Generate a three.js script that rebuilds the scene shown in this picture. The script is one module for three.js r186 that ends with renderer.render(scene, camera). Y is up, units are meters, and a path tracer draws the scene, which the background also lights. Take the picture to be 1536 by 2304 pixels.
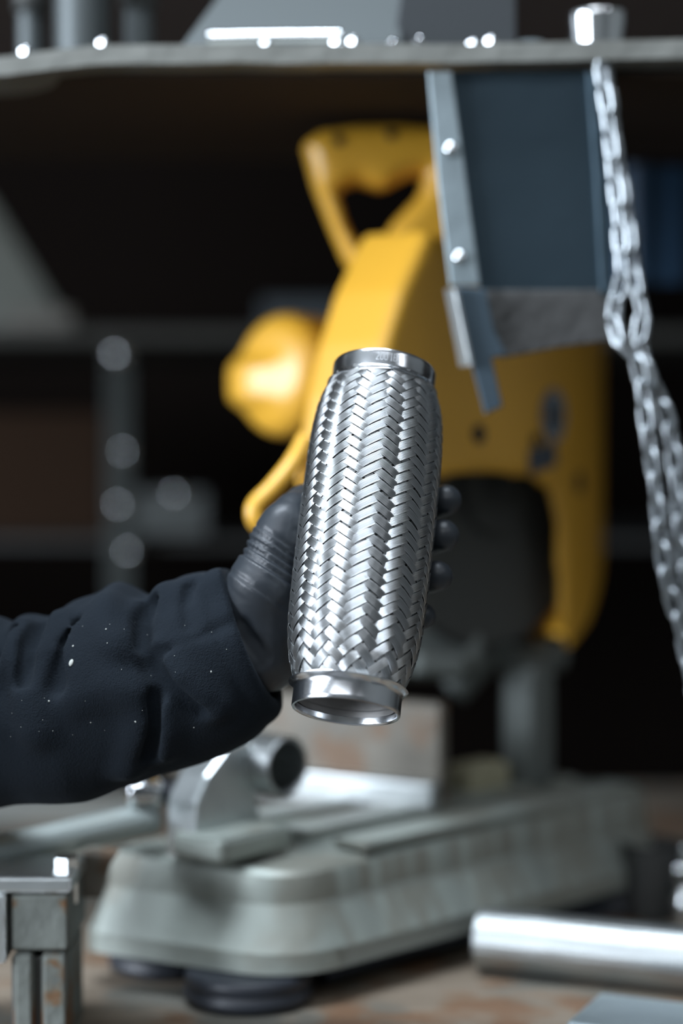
import * as THREE from 'three';
import { RoundedBoxGeometry } from 'three/addons/geometries/RoundedBoxGeometry.js';
import { mergeGeometries, toCreasedNormals } from 'three/addons/utils/BufferGeometryUtils.js';
import { RectAreaLightUniformsLib } from 'three/addons/lights/RectAreaLightUniformsLib.js';
import { FontLoader } from 'three/addons/loaders/FontLoader.js';
import { TextGeometry } from 'three/addons/geometries/TextGeometry.js';

// ------------------------------------------------------------------ camera, lights, exposure
RectAreaLightUniformsLib.init();
const scene = new THREE.Scene();
scene.background = new THREE.Color(0x000000);
const V = (x, y, z) => new THREE.Vector3(x, y, z);
const FPX = 4400, W = 1536, H = 2304, PITCH = 2 * Math.PI / 180;
const EYE = V(0, 1.2, 0);
const camera = new THREE.PerspectiveCamera(2 * Math.atan(H / 2 / FPX) * 180 / Math.PI, W / H, 0.05, 30);
camera.position.copy(EYE);
camera.rotation.x = -PITCH;
camera.focus = 1.052;
camera.userData.fStop = 1.75;
scene.add(camera);
const renderer = new THREE.WebGLRenderer({ antialias: true });
renderer.toneMapping = THREE.LinearToneMapping;
renderer.toneMappingExposure = 0.85;
renderer.shadowMap.enabled = true;

// lamps of the workshop: [name, label, centre, width, height, point it faces, light intensity, colour]
const LAMPS = [
  ['ceiling_light', 'wide ceiling light panel above the aisle', V(-0.55, 2.86, 1.0), 2.0, 1.1, V(-0.55, 0, 1.0), 3.2, 0xf2f7ff],
  ['ceiling_light', 'ceiling light panel over the near edge of the bench', V(-0.35, 2.86, -0.95), 1.2, 0.3, V(-0.35, 0, -0.95), 50, 0xe6f2ff],
  ['ceiling_light', 'narrow ceiling light panel along the side wall', V(1.45, 2.86, 0.45), 0.45, 1.5, V(1.45, 0, 0.45), 3.6, 0xf2f7ff],
];
const WINDOW = { at: V(-2.46, 1.7, 0.2), w: 2.3, h: 1.4, power: 25, color: 0xe8f2ff };

// ------------------------------------------------------------------ helpers
const RIGHT = V(1, 0, 0), UPV = V(0, Math.cos(PITCH), -Math.sin(PITCH)), FWD = V(0, -Math.sin(PITCH), -Math.cos(PITCH));
const ray = (px, py) => FWD.clone().addScaledVector(RIGHT, (px - W / 2) / FPX).addScaledVector(UPV, (H / 2 - py) / FPX);
const P = (px, py, d) => EYE.clone().addScaledVector(ray(px, py), d);          // a pixel at a depth
const PZ = (px, py, z) => { const r = ray(px, py); return EYE.clone().addScaledVector(r, (z - EYE.z) / r.z); };
const PY = (px, py, y) => { const r = ray(px, py); return EYE.clone().addScaledVector(r, (y - EYE.y) / r.y); };
const onPlane = (px, py, o, n) => { const r = ray(px, py); return EYE.clone().addScaledVector(r, o.clone().sub(EYE).dot(n) / r.dot(n)); };
let seed = 7;
const rnd = () => { seed = (seed * 1664525 + 1013904223) >>> 0; return seed / 4294967296; };
const clamp = (x, a, b) => Math.min(b, Math.max(a, x));
const smooth = (a, b, x) => { const t = clamp((x - a) / (b - a), 0, 1); return t * t * (3 - 2 * t); };
const lerp = (a, b, t) => a + (b - a) * t;
function hash2(x, y, s) { let h = Math.imul(x, 374761393) + Math.imul(y, 668265263) + Math.imul(s, 974634777); h = Math.imul(h ^ (h >>> 13), 1274126177); return ((h ^ (h >>> 16)) >>> 0) / 4294967296; }
function vnoise(x, y, per, s) {                                                // tiling value noise
  const xi = Math.floor(x), yi = Math.floor(y), fx = x - xi, fy = y - yi, u = fx * fx * (3 - 2 * fx), v = fy * fy * (3 - 2 * fy);
  const m = (a) => ((a % per) + per) % per;
  return lerp(lerp(hash2(m(xi), m(yi), s), hash2(m(xi + 1), m(yi), s), u), lerp(hash2(m(xi), m(yi + 1), s), hash2(m(xi + 1), m(yi + 1), s), u), v);
}
function fbm(x, y, per, s, oct = 4) { let a = 0, w = 0.5, t = 0; for (let o = 0; o < oct; o++) { a += w * vnoise(x, y, per, s + o); t += w; x *= 2; y *= 2; per *= 2; w *= 0.5; } return a / t; }
function n3(x, y, z) { return (vnoise(x, y, 4096, 3) + vnoise(y, z + 17, 4096, 5) + vnoise(z, x + 31, 4096, 9)) / 3; }
function tex(size, fn, srgb = false, rx = 1, ry = 1) {
  const d = new Uint8Array(size * size * 4);
  for (let j = 0; j < size; j++) for (let i = 0; i < size; i++) {
    const c = fn(i / size, j / size), k = 4 * (j * size + i);
    const q = Array.isArray(c) ? c : [c, c, c];
    for (let m = 0; m < 3; m++) d[k + m] = clamp(q[m], 0, 1) * 255;
    d[k + 3] = 255;
  }
  const t = new THREE.DataTexture(d, size, size);
  t.wrapS = t.wrapT = THREE.RepeatWrapping; t.magFilter = THREE.LinearFilter; t.minFilter = THREE.LinearFilter;
  if (srgb) t.colorSpace = THREE.SRGBColorSpace;
  t.repeat.set(rx, ry); t.needsUpdate = true;
  return t;
}
const rep = (t, x, y = x) => { const c = t.clone(); c.repeat.set(x, y); c.needsUpdate = true; return c; };
const mix = (a, b, t) => a.map((x, i) => lerp(x, b[i], t));
function mat(o) { const m = new THREE.MeshPhysicalMaterial({ side: THREE.DoubleSide, ...o }); if (o.rgb) m.color.setRGB(...o.rgb); return m; }
function matRGB(rgb, o = {}) { const m = new THREE.MeshPhysicalMaterial({ side: THREE.DoubleSide, ...o }); m.color.setRGB(...rgb); return m; }

// names, parts, labels
const used = {};
function numbered(n) { const k = used[n] = (used[n] ?? -1) + 1; return k ? n + '_' + String(k).padStart(3, '0') : n; }
function shade(m) { m.castShadow = true; m.receiveShadow = true; return m; }
function thing(name, label, category, at, group) {
  const g = new THREE.Group(); g.name = numbered(name); g.position.copy(at); scene.add(g);
  g.userData = { label, category }; if (group) g.userData.group = group;
  return g;
}
function part(name, geo, m, parent, label) {                                   // geometry in world coordinates
  const o = V(0, 0, 0); for (let p = parent; p && p !== scene; p = p.parent) o.add(p.position);
  geo.translate(-o.x, -o.y, -o.z);
  const k = shade(new THREE.Mesh(geo, m)); k.name = name; parent.add(k);
  if (label) k.userData.label = label;
  return k;
}
function single(name, geo, m, label, category, group) {
  geo.computeBoundingBox(); const b = geo.boundingBox, c = V((b.min.x + b.max.x) / 2, b.min.y, (b.min.z + b.max.z) / 2);
  geo.translate(-c.x, -c.y, -c.z);
  const k = shade(new THREE.Mesh(geo, m)); k.name = numbered(name); k.position.copy(c); scene.add(k);
  k.userData = { label, category }; if (group) k.userData.group = group;
  return k;
}
function struct(name, geo, m) { const k = shade(new THREE.Mesh(geo, m)); k.name = name; k.userData = { kind: 'structure' }; scene.add(k); return k; }

const crease = (g, a) => toCreasedNormals(g.scale(1000, 1000, 1000), a).scale(0.001, 0.001, 0.001);   // in millimetres: it joins points closer than 0.01
// shapes, all baked into world coordinates
const box = (x0, y0, z0, x1, y1, z1, r = 0.002) => new RoundedBoxGeometry(x1 - x0, y1 - y0, z1 - z0, 2, r).translate((x0 + x1) / 2, (y0 + y1) / 2, (z0 + z1) / 2);
const basis = (x, y, z, o) => new THREE.Matrix4().makeBasis(x, y, z).setPosition(o);
function frameOf(y, hint = V(0.123, 0.2, 0.97)) { const Y = y.clone().normalize(), X = new THREE.Vector3().crossVectors(Y, hint).normalize(), Z = new THREE.Vector3().crossVectors(X, Y); return [X, Y, Z]; }
function lathe(a, b, prof, seg = 48) {                                         // prof: [radius, distance along a>b in metres]
  const [X, Y, Z] = frameOf(b.clone().sub(a));
  return new THREE.LatheGeometry(prof.map(([r, s]) => new THREE.Vector2(Math.max(r, 1e-5), s)), seg).applyMatrix4(basis(X, Y, Z, a));
}
function rod(a, b, r, c = Math.min(r * 0.25, 0.002), seg = 32) { const L = a.distanceTo(b); return lathe(a, b, [[0, 0], [r - c, 0], [r - c * 0.3, c * 0.3], [r, c], [r, L - c], [r - c * 0.3, L - c * 0.3], [r - c, L], [0, L]], seg); }
function hexRod(a, b, r) { const L = a.distanceTo(b); return crease(lathe(a, b, [[0, 0], [r * 0.9, 0], [r, r * 0.1], [r, L - r * 0.1], [r * 0.9, L], [0, L]], 6), 0.5); }
function dome(at, n, r, h = 0.6) { const pr = []; for (let i = 0; i <= 8; i++) { const t = i / 8 * Math.PI / 2; pr.push([r * Math.cos(t), r * h * Math.sin(t)]); } return lathe(at, at.clone().add(n), [[0, -0.003], [r, -0.003], ...pr], 24); }
function tube(pts, r, seg = 64, rad = 12, closed = false) { return new THREE.TubeGeometry(new THREE.CatmullRomCurve3(pts, closed, 'centripetal'), seg, r, rad, closed); }
function plate(pts, n, t, bevel = 0.001) {                                     // polygon of world points in one plane, thickness t away from n
  const N = n.clone().normalize(), X = new THREE.Vector3().crossVectors(V(0, 1, 0), N).normalize(), Y = new THREE.Vector3().crossVectors(N, X), o = pts[0];
  const sh = new THREE.Shape(pts.map((p) => { const q = p.clone().sub(o); return new THREE.Vector2(q.dot(X), q.dot(Y)); }));
  const g = new THREE.ExtrudeGeometry(sh, { depth: t - 2 * bevel, bevelEnabled: bevel > 0, bevelThickness: bevel, bevelSize: bevel, bevelOffset: -bevel, bevelSegments: 2, curveSegments: 4 });
  return g.translate(0, 0, -t + bevel).applyMatrix4(basis(X, Y, N, o));
}
function obox(c, X, Y, Z, sx, sy, sz, r = 0.002) { return new RoundedBoxGeometry(sx, sy, sz, 2, Math.min(r, sx / 2.1, sy / 2.1, sz / 2.1)).applyMatrix4(basis(X, Y, Z, c)); }
function boxUV(geo, scale = 1) {                                               // uv in metres, by the way each vertex faces
  const p = geo.attributes.position, n = geo.attributes.normal, u = new Float32Array(p.count * 2);
  for (let i = 0; i < p.count; i++) {
    const a = Math.abs(n.getX(i)), b = Math.abs(n.getY(i)), c = Math.abs(n.getZ(i)); let s, t;
    if (b >= a && b >= c) { s = p.getX(i); t = p.getZ(i); } else if (a >= c) { s = p.getZ(i); t = p.getY(i); } else { s = p.getX(i); t = p.getY(i); }
    u[2 * i] = s * scale; u[2 * i + 1] = t * scale;
  }
  geo.setAttribute('uv', new THREE.BufferAttribute(u, 2)); return geo;
}
// signed distances, meshed with surface nets
const smin = (a, b, k) => { const h = Math.max(k - Math.abs(a - b), 0) / k; return Math.min(a, b) - h * h * k * 0.25; };
const smax = (a, b, k) => -smin(-a, -b, k);
function cone(p, a, b, ra, rb) {                                               // tapered capsule (cheap form)
  const bx = b.x - a.x, by = b.y - a.y, bz = b.z - a.z, px = p.x - a.x, py = p.y - a.y, pz = p.z - a.z;
  const t = clamp((px * bx + py * by + pz * bz) / (bx * bx + by * by + bz * bz + 1e-12), 0, 1);
  const x = px - bx * t, y = py - by * t, z = pz - bz * t;
  return Math.sqrt(x * x + y * y + z * z) - lerp(ra, rb, t);
}
function poly2(u, v, pts) {                                                    // signed distance to a polygon
  let d = 1e9, s = 1; const n = pts.length;
  for (let i = 0, j = n - 1; i < n; j = i++) {
    const ex = pts[j][0] - pts[i][0], ey = pts[j][1] - pts[i][1], wx = u - pts[i][0], wy = v - pts[i][1];
    const t = clamp((wx * ex + wy * ey) / (ex * ex + ey * ey), 0, 1), x = wx - ex * t, y = wy - ey * t;
    d = Math.min(d, x * x + y * y);
    const c1 = v >= pts[i][1], c2 = v < pts[j][1], c3 = ex * wy > ey * wx;
    if ((c1 && c2 && c3) || (!c1 && !c2 && !c3)) s = -s;
  }
  return s * Math.sqrt(d);
}
function roundSlab(d2, n, h, r) { const a = d2 + r, b = Math.abs(n) - h + r; return Math.min(Math.max(a, b), 0) + Math.hypot(Math.max(a, 0), Math.max(b, 0)) - r; }
function nets(f, lo, hi, h) {
  const nx = Math.ceil((hi.x - lo.x) / h) + 1, ny = Math.ceil((hi.y - lo.y) / h) + 1, nz = Math.ceil((hi.z - lo.z) / h) + 1, val = new Float32Array(nx * ny * nz), q = V(0, 0, 0);
  for (let k = 0, i = 0; k < nz; k++) for (let j = 0; j < ny; j++) for (let l = 0; l < nx; l++, i++) { q.set(lo.x + l * h, lo.y + j * h, lo.z + k * h); val[i] = f(q); }
  const id = new Int32Array(nx * ny * nz).fill(-1), pos = [], idx = [], sx = 1, sy = nx, sz = nx * ny;
  const C = [0, sx, sy, sx + sy, sz, sx + sz, sy + sz, sx + sy + sz], E = [[0, 1], [2, 3], [4, 5], [6, 7], [0, 2], [1, 3], [4, 6], [5, 7], [0, 4], [1, 5], [2, 6], [3, 7]];
  for (let k = 0; k < nz - 1; k++) for (let j = 0; j < ny - 1; j++) for (let l = 0; l < nx - 1; l++) {
    const i = l * sx + j * sy + k * sz; let m = 0;
    for (let c = 0; c < 8; c++) if (val[i + C[c]] < 0) m |= 1 << c;
    if (m === 0 || m === 255) continue;
    let x = 0, y = 0, z = 0, n = 0;
    for (const [a, b] of E) {
      if (((m >> a) & 1) === ((m >> b) & 1)) continue;
      const va = val[i + C[a]], vb = val[i + C[b]], t = va / (va - vb);
      x += lerp(a & 1, b & 1, t); y += lerp((a >> 1) & 1, (b >> 1) & 1, t); z += lerp((a >> 2) & 1, (b >> 2) & 1, t); n++;
    }
    id[i] = pos.length / 3; pos.push(lo.x + (l + x / n) * h, lo.y + (j + y / n) * h, lo.z + (k + z / n) * h);
  }
  const quad = (a, b, c, d, flip) => { if (a < 0 || b < 0 || c < 0 || d < 0) return; if (flip) idx.push(a, c, b, a, d, c); else idx.push(a, b, c, a, c, d); };
  for (let k = 1; k < nz - 1; k++) for (let j = 1; j < ny - 1; j++) for (let l = 1; l < nx - 1; l++) {
    const i = l * sx + j * sy + k * sz, s = val[i] < 0;
    if (s !== val[i + sx] < 0) quad(id[i - sy - sz], id[i - sz], id[i], id[i - sy], !s);
    if (s !== val[i + sy] < 0) quad(id[i - sx - sz], id[i - sx], id[i], id[i - sz], !s);
    if (s !== val[i + sz] < 0) quad(id[i - sx - sy], id[i - sy], id[i], id[i - sx], !s);
  }
  const g = new THREE.BufferGeometry();
  g.setAttribute('position', new THREE.Float32BufferAttribute(pos, 3)); g.setIndex(idx); g.computeVertexNormals();
  return boxUV(g);
}
function march(f, px, py, d0 = 0.7, d1 = 2.5) {                                // where the line of sight of a pixel meets a solid
  const r = ray(px, py), q = V(0, 0, 0); let d = d0;
  for (let i = 0; i < 200 && d < d1; i++) { q.copy(EYE).addScaledVector(r, d); const v = f(q); if (v < 2e-4) break; d += v * 0.8; }
  const e = 5e-4, g = V(f(q.clone().setX(q.x + e)) - f(q.clone().setX(q.x - e)), f(q.clone().setY(q.y + e)) - f(q.clone().setY(q.y - e)), f(q.clone().setZ(q.z + e)) - f(q.clone().setZ(q.z - e))).normalize();
  return { p: q.clone(), n: g, hit: d < d1 };
}

// ------------------------------------------------------------------ textures and materials
const tGrain = tex(256, (x, y) => fbm(x * 8, y * 8, 8, 1, 5));
const tFine = tex(256, (x, y) => 0.5 * vnoise(x * 96, y * 96, 96, 3) + 0.5 * vnoise(x * 40, y * 40, 40, 4));
const tBlotch = tex(256, (x, y) => smooth(0.35, 0.7, fbm(x * 5, y * 5, 5, 21, 5)));
const tWires = tex(64, (x) => Math.abs(Math.sin(x * Math.PI * 8)) ** 0.6);
const tWireTone = tex(128, (x, y) => { const k = Math.floor(x * 8); return 0.66 + 0.34 * hash2(k, 0, 5); });
const wood = (a, b, c, s) => tex(512, (x, y) => {
  const g = fbm(x * 4, y * 64, 64, s, 4), st = smooth(0.5, 0.72, fbm(x * 7, y * 7, 7, s + 40, 5)), rb = smooth(0.55, 0.75, fbm(x * 9 + 3, y * 9, 9, s + 60, 4));
  return mix(mix(mix(a, b, g), c, st * 0.75), [0.42, 0.27, 0.16], rb * 0.6);
}, true);
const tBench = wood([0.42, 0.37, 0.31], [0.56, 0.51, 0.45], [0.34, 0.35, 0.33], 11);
const rusty = (base, rust, s, amt) => tex(256, (x, y) => { const f = fbm(x * 6, y * 6, 6, s, 5), r = smooth(0.52, 0.68, fbm(x * 5, y * 5, 5, s + 9, 5)); return mix(mix(base.map((q) => q * 0.8), base, f * 1.3), rust, r * amt); }, true);
const tRust = rusty([0.47, 0.49, 0.47], [0.45, 0.29, 0.16], 31, 0.75);
const tFence = rusty([0.52, 0.5, 0.46], [0.5, 0.4, 0.32], 52, 0.8);
const tPaint = rusty([0.66, 0.69, 0.66], [0.5, 0.48, 0.43], 70, 0.5);
const tFleece = tex(512, (x, y) => 0.6 * vnoise(x * 160, y * 160, 160, 3) + 0.4 * fbm(x * 30, y * 30, 30, 4, 3));

const M = {
  braid: matRGB([0.58, 0.6, 0.605], { metalness: 1, roughness: 0.29, bumpMap: tWires, bumpScale: 0.00022, map: tWireTone }),
  ring: matRGB([0.66, 0.68, 0.7], { metalness: 1, roughness: 0.21 }),
  liner: matRGB([0.5, 0.5, 0.49], { metalness: 1, roughness: 0.5 }),
  bore: matRGB([0.46, 0.45, 0.44], { metalness: 1, roughness: 0.55, bumpMap: rep(tGrain, 3, 3), bumpScale: 0.0003 }),
  etched: matRGB([0.42, 0.44, 0.45], { metalness: 0.9, roughness: 0.55 }),
  glove: matRGB([0.022, 0.027, 0.033], { roughness: 0.43, sheen: 0.3, sheenRoughness: 0.5, sheenColor: new THREE.Color(0.16, 0.19, 0.22) }),
  sleeve: matRGB([0.0105, 0.0145, 0.0195], { roughness: 1, specularIntensity: 0.3, sheen: 0.4, sheenRoughness: 0.6, sheenColor: new THREE.Color(0.12, 0.15, 0.18), bumpMap: rep(tFleece, 14, 14), bumpScale: 0.0004 }),
  lint: matRGB([0.5, 0.52, 0.48], { roughness: 0.9 }),
  yellow: matRGB([0.74, 0.395, 0.034], { roughness: 0.42, clearcoat: 0.6, clearcoatRoughness: 0.35 }),
  black: matRGB([0.012, 0.013, 0.014], { roughness: 0.5 }),
  disc: matRGB([0.06, 0.064, 0.06], { roughness: 0.9, bumpMap: rep(tFine, 10, 10), bumpScale: 0.001 }),
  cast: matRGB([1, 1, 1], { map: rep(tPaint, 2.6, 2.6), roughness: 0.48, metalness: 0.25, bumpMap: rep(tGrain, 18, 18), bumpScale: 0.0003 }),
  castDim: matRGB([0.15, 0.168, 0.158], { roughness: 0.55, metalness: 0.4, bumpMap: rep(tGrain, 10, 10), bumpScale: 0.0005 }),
  fence: matRGB([1, 1, 1], { map: rep(tFence, 7, 7), roughness: 0.6, metalness: 0.3, bumpMap: rep(tGrain, 14, 14), bumpScale: 0.0006 }),
  rust: matRGB([1, 1, 1], { map: rep(tRust, 9, 9), roughness: 0.65, metalness: 0.35, bumpMap: rep(tGrain, 16, 16), bumpScale: 0.0008 }),
  rubber: matRGB([0.022, 0.026, 0.034], { roughness: 0.45 }),
  zinc: matRGB([0.6, 0.64, 0.64], { metalness: 0.9, roughness: 0.36, bumpMap: rep(tGrain, 14, 14), bumpScale: 0.0004 }),
  galv: matRGB([0.52, 0.58, 0.56], { metalness: 0.45, roughness: 0.42, bumpMap: rep(tGrain, 6, 6), bumpScale: 0.0004 }),
  chainSteel: matRGB([0.44, 0.48, 0.5], { metalness: 0.9, roughness: 0.3 }),
  chrome: matRGB([0.8, 0.83, 0.84], { metalness: 1, roughness: 0.16 }),
  alu: matRGB([0.44, 0.465, 0.465], { metalness: 1, roughness: 0.4, bumpMap: rep(tGrain, 6, 2), bumpScale: 0.0006 }),
  sheet: matRGB([0.045, 0.07, 0.088], { metalness: 0.75, roughness: 0.36, bumpMap: rep(tGrain, 2, 2), bumpScale: 0.0012 }),
  sheetPale: matRGB([0.3, 0.36, 0.38], { metalness: 0.7, roughness: 0.45, bumpMap: rep(tGrain, 9, 9), bumpScale: 0.0006 }),
  sheetBlue: matRGB([0.075, 0.108, 0.135], { metalness: 0.6, roughness: 0.4 }),
  darkSteel: matRGB([0.07, 0.072, 0.07], { metalness: 0.6, roughness: 0.55 }),
  shelf: matRGB([0.22, 0.225, 0.205], { metalness: 0.5, roughness: 0.45, bumpMap: rep(tGrain, 9, 9), bumpScale: 0.001 }),
  bench: matRGB([1, 1, 1], { map: rep(tBench, 2.2, 2.2), roughness: 0.75, bumpMap: rep(tGrain, 6, 30), bumpScale: 0.0015 }),
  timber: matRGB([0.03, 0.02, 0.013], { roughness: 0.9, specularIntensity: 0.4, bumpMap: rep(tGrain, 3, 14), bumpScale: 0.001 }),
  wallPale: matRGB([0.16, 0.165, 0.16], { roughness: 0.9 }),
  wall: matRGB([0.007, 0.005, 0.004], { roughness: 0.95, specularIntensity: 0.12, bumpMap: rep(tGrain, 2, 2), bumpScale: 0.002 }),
  floor: matRGB([0.1, 0.1, 0.1], { roughness: 0.7 }),
  pale: matRGB([0.17, 0.18, 0.155], { roughness: 0.8 }),
  tarp: matRGB([0.015, 0.05, 0.1], { roughness: 0.5 }),
};

// ------------------------------------------------------------------ the room
{
  const B = (x0, y0, z0, x1, y1, z1) => box(x0, y0, z0, x1, y1, z1, 0.001);
  struct('floor', B(-2.6, -0.1, -3.1, 2.6, 0, 3.1), M.floor);
  struct('ceiling', B(-2.6, 3, -3.1, 2.6, 3.1, 3.1), M.wallPale);
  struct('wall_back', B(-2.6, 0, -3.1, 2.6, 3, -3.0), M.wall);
  struct('wall_front', B(-2.6, 0, 3.0, 2.6, 3, 3.1), M.wallPale);
  struct('wall_right', B(2.5, 0, -3.0, 2.6, 3, 3.0), M.wallPale);
  const w = WINDOW, y0 = w.at.y - w.h / 2, y1 = w.at.y + w.h / 2, z0 = w.at.z - w.w / 2, z1 = w.at.z + w.w / 2;
  struct('wall_left', mergeGeometries([B(-2.6, 0, -3, -2.5, y0, 3), B(-2.6, y1, -3, -2.5, 3, 3), B(-2.6, y0, -3, -2.5, y1, z0), B(-2.6, y0, z1, -2.5, y1, 3)]), M.wallPale);
  const frost = matRGB([0.6, 0.6, 0.6], { roughness: 0.6, emissive: new THREE.Color(w.color), emissiveIntensity: 1.2 });
  const win = struct('window_1', B(-2.56, y0, z0, -2.53, y1, z1), frost);
  const fr = new THREE.Mesh(mergeGeometries([B(-2.54, y0, z0, -2.49, y0 + 0.05, z1), B(-2.54, y1 - 0.05, z0, -2.49, y1, z1), B(-2.54, y0, z0, -2.49, y1, z0 + 0.05), B(-2.54, y0, z1 - 0.05, -2.49, y1, z1), B(-2.54, y0, w.at.z - 0.02, -2.49, y1, w.at.z + 0.02)]), M.darkSteel);
  fr.name = 'window_frame'; shade(fr); win.add(fr);
  const l = new THREE.RectAreaLight(w.color, w.power, w.w - 0.1, w.h - 0.1); l.position.set(-2.5, w.at.y, w.at.z); l.lookAt(0, w.at.y, w.at.z); l.name = 'window_daylight'; scene.add(l);
}
for (const [name, label, at, w, h, to, power, color] of LAMPS) {
  const g = thing(name, label, 'ceiling light', at);
  part('housing', box(at.x - w / 2 - 0.03, at.y + 0.006, at.z - h / 2 - 0.03, at.x + w / 2 + 0.03, 3.0, at.z + h / 2 + 0.03, 0.004), M.darkSteel, g);
  part('diffuser', box(at.x - w / 2, at.y, at.z - h / 2, at.x + w / 2, at.y + 0.006, at.z + h / 2, 0.002), matRGB([0.8, 0.8, 0.8], { emissive: new THREE.Color(color), emissiveIntensity: 1.5 }), g);
  const l = new THREE.RectAreaLight(color, power, w, h); l.position.copy(at).setY(at.y - 0.004); l.lookAt(at.x, 0, at.z + 1e-4); l.name = 'panel_light'; scene.add(l);
}

// ------------------------------------------------------------------ the workbench
const BENCH = 0.85;
{
  const g = thing('workbench', 'worn timber workbench top carrying the yellow saw', 'workbench', V(0, 0, -1.5));
  const zs = [-0.93, -1.13, -1.34, -1.56, -1.78, -2.0];
  for (let i = 0; i < 5; i++) part('plank', boxUV(box(-1.05, BENCH - 0.045, zs[i + 1] + 0.0015, 1.05, BENCH - [0, 0.0006, 0.0003, 0.0008, 0.0002][i], zs[i], 0.003)), M.bench, g);
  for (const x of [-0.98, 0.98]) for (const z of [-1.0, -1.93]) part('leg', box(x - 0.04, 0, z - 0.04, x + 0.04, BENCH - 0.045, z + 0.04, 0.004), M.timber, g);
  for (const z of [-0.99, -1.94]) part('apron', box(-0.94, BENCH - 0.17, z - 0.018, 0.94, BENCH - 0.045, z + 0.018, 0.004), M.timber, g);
}

// ------------------------------------------------------------------ the braided flexible pipe
const T = 20 * Math.PI / 180;
const AX = RIGHT.clone().multiplyScalar(0.118 * Math.cos(T)).addScaledVector(UPV, 0.993 * Math.cos(T)).addScaledVector(FWD, Math.sin(T)).normalize();
const MID = P(822.5, 1205, 1.075);
const AN = FWD.clone().negate(); AN.addScaledVector(AX, -AN.dot(AX)).normalize();
const AR = new THREE.Vector3().crossVectors(AX, AN).normalize();
const Q = (deg, s, rho) => { const f = deg * Math.PI / 180; return MID.clone().addScaledVector(AR, rho * Math.sin(f) / 1000).addScaledVector(AN, rho * Math.cos(f) / 1000).addScaledVector(AX, s / 1000); };
const PROFILE = [[-95, 27.6], [-88.5, 28.4], [-84, 29.8], [-74, 33.0], [-61, 35.3], [-48, 36.3], [-22.7, 36.85], [0, 37], [28.6, 36.9], [54, 36.5], [70, 35.0], [80, 32.8], [86, 30.4], [90.5, 28.6], [95, 27.6]];
function radius(s) {
  const p = PROFILE; s = clamp(s, p[0][0], p[p.length - 1][0]);
  let i = 0; while (i < p.length - 2 && s > p[i + 1][0]) i++;
  const sl = (k) => { const a = p[Math.max(0, k - 1)], b = p[Math.min(p.length - 1, k + 1)]; return (b[1] - a[1]) / (b[0] - a[0]); };
  const h = p[i + 1][0] - p[i][0], t = (s - p[i][0]) / h, t2 = t * t, t3 = t2 * t;
  return (2 * t3 - 3 * t2 + 1) * p[i][1] + (t3 - 2 * t2 + t) * h * sl(i) + (-2 * t3 + 3 * t2) * p[i + 1][1] + (t3 - t2) * h * sl(i + 1);
}
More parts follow.
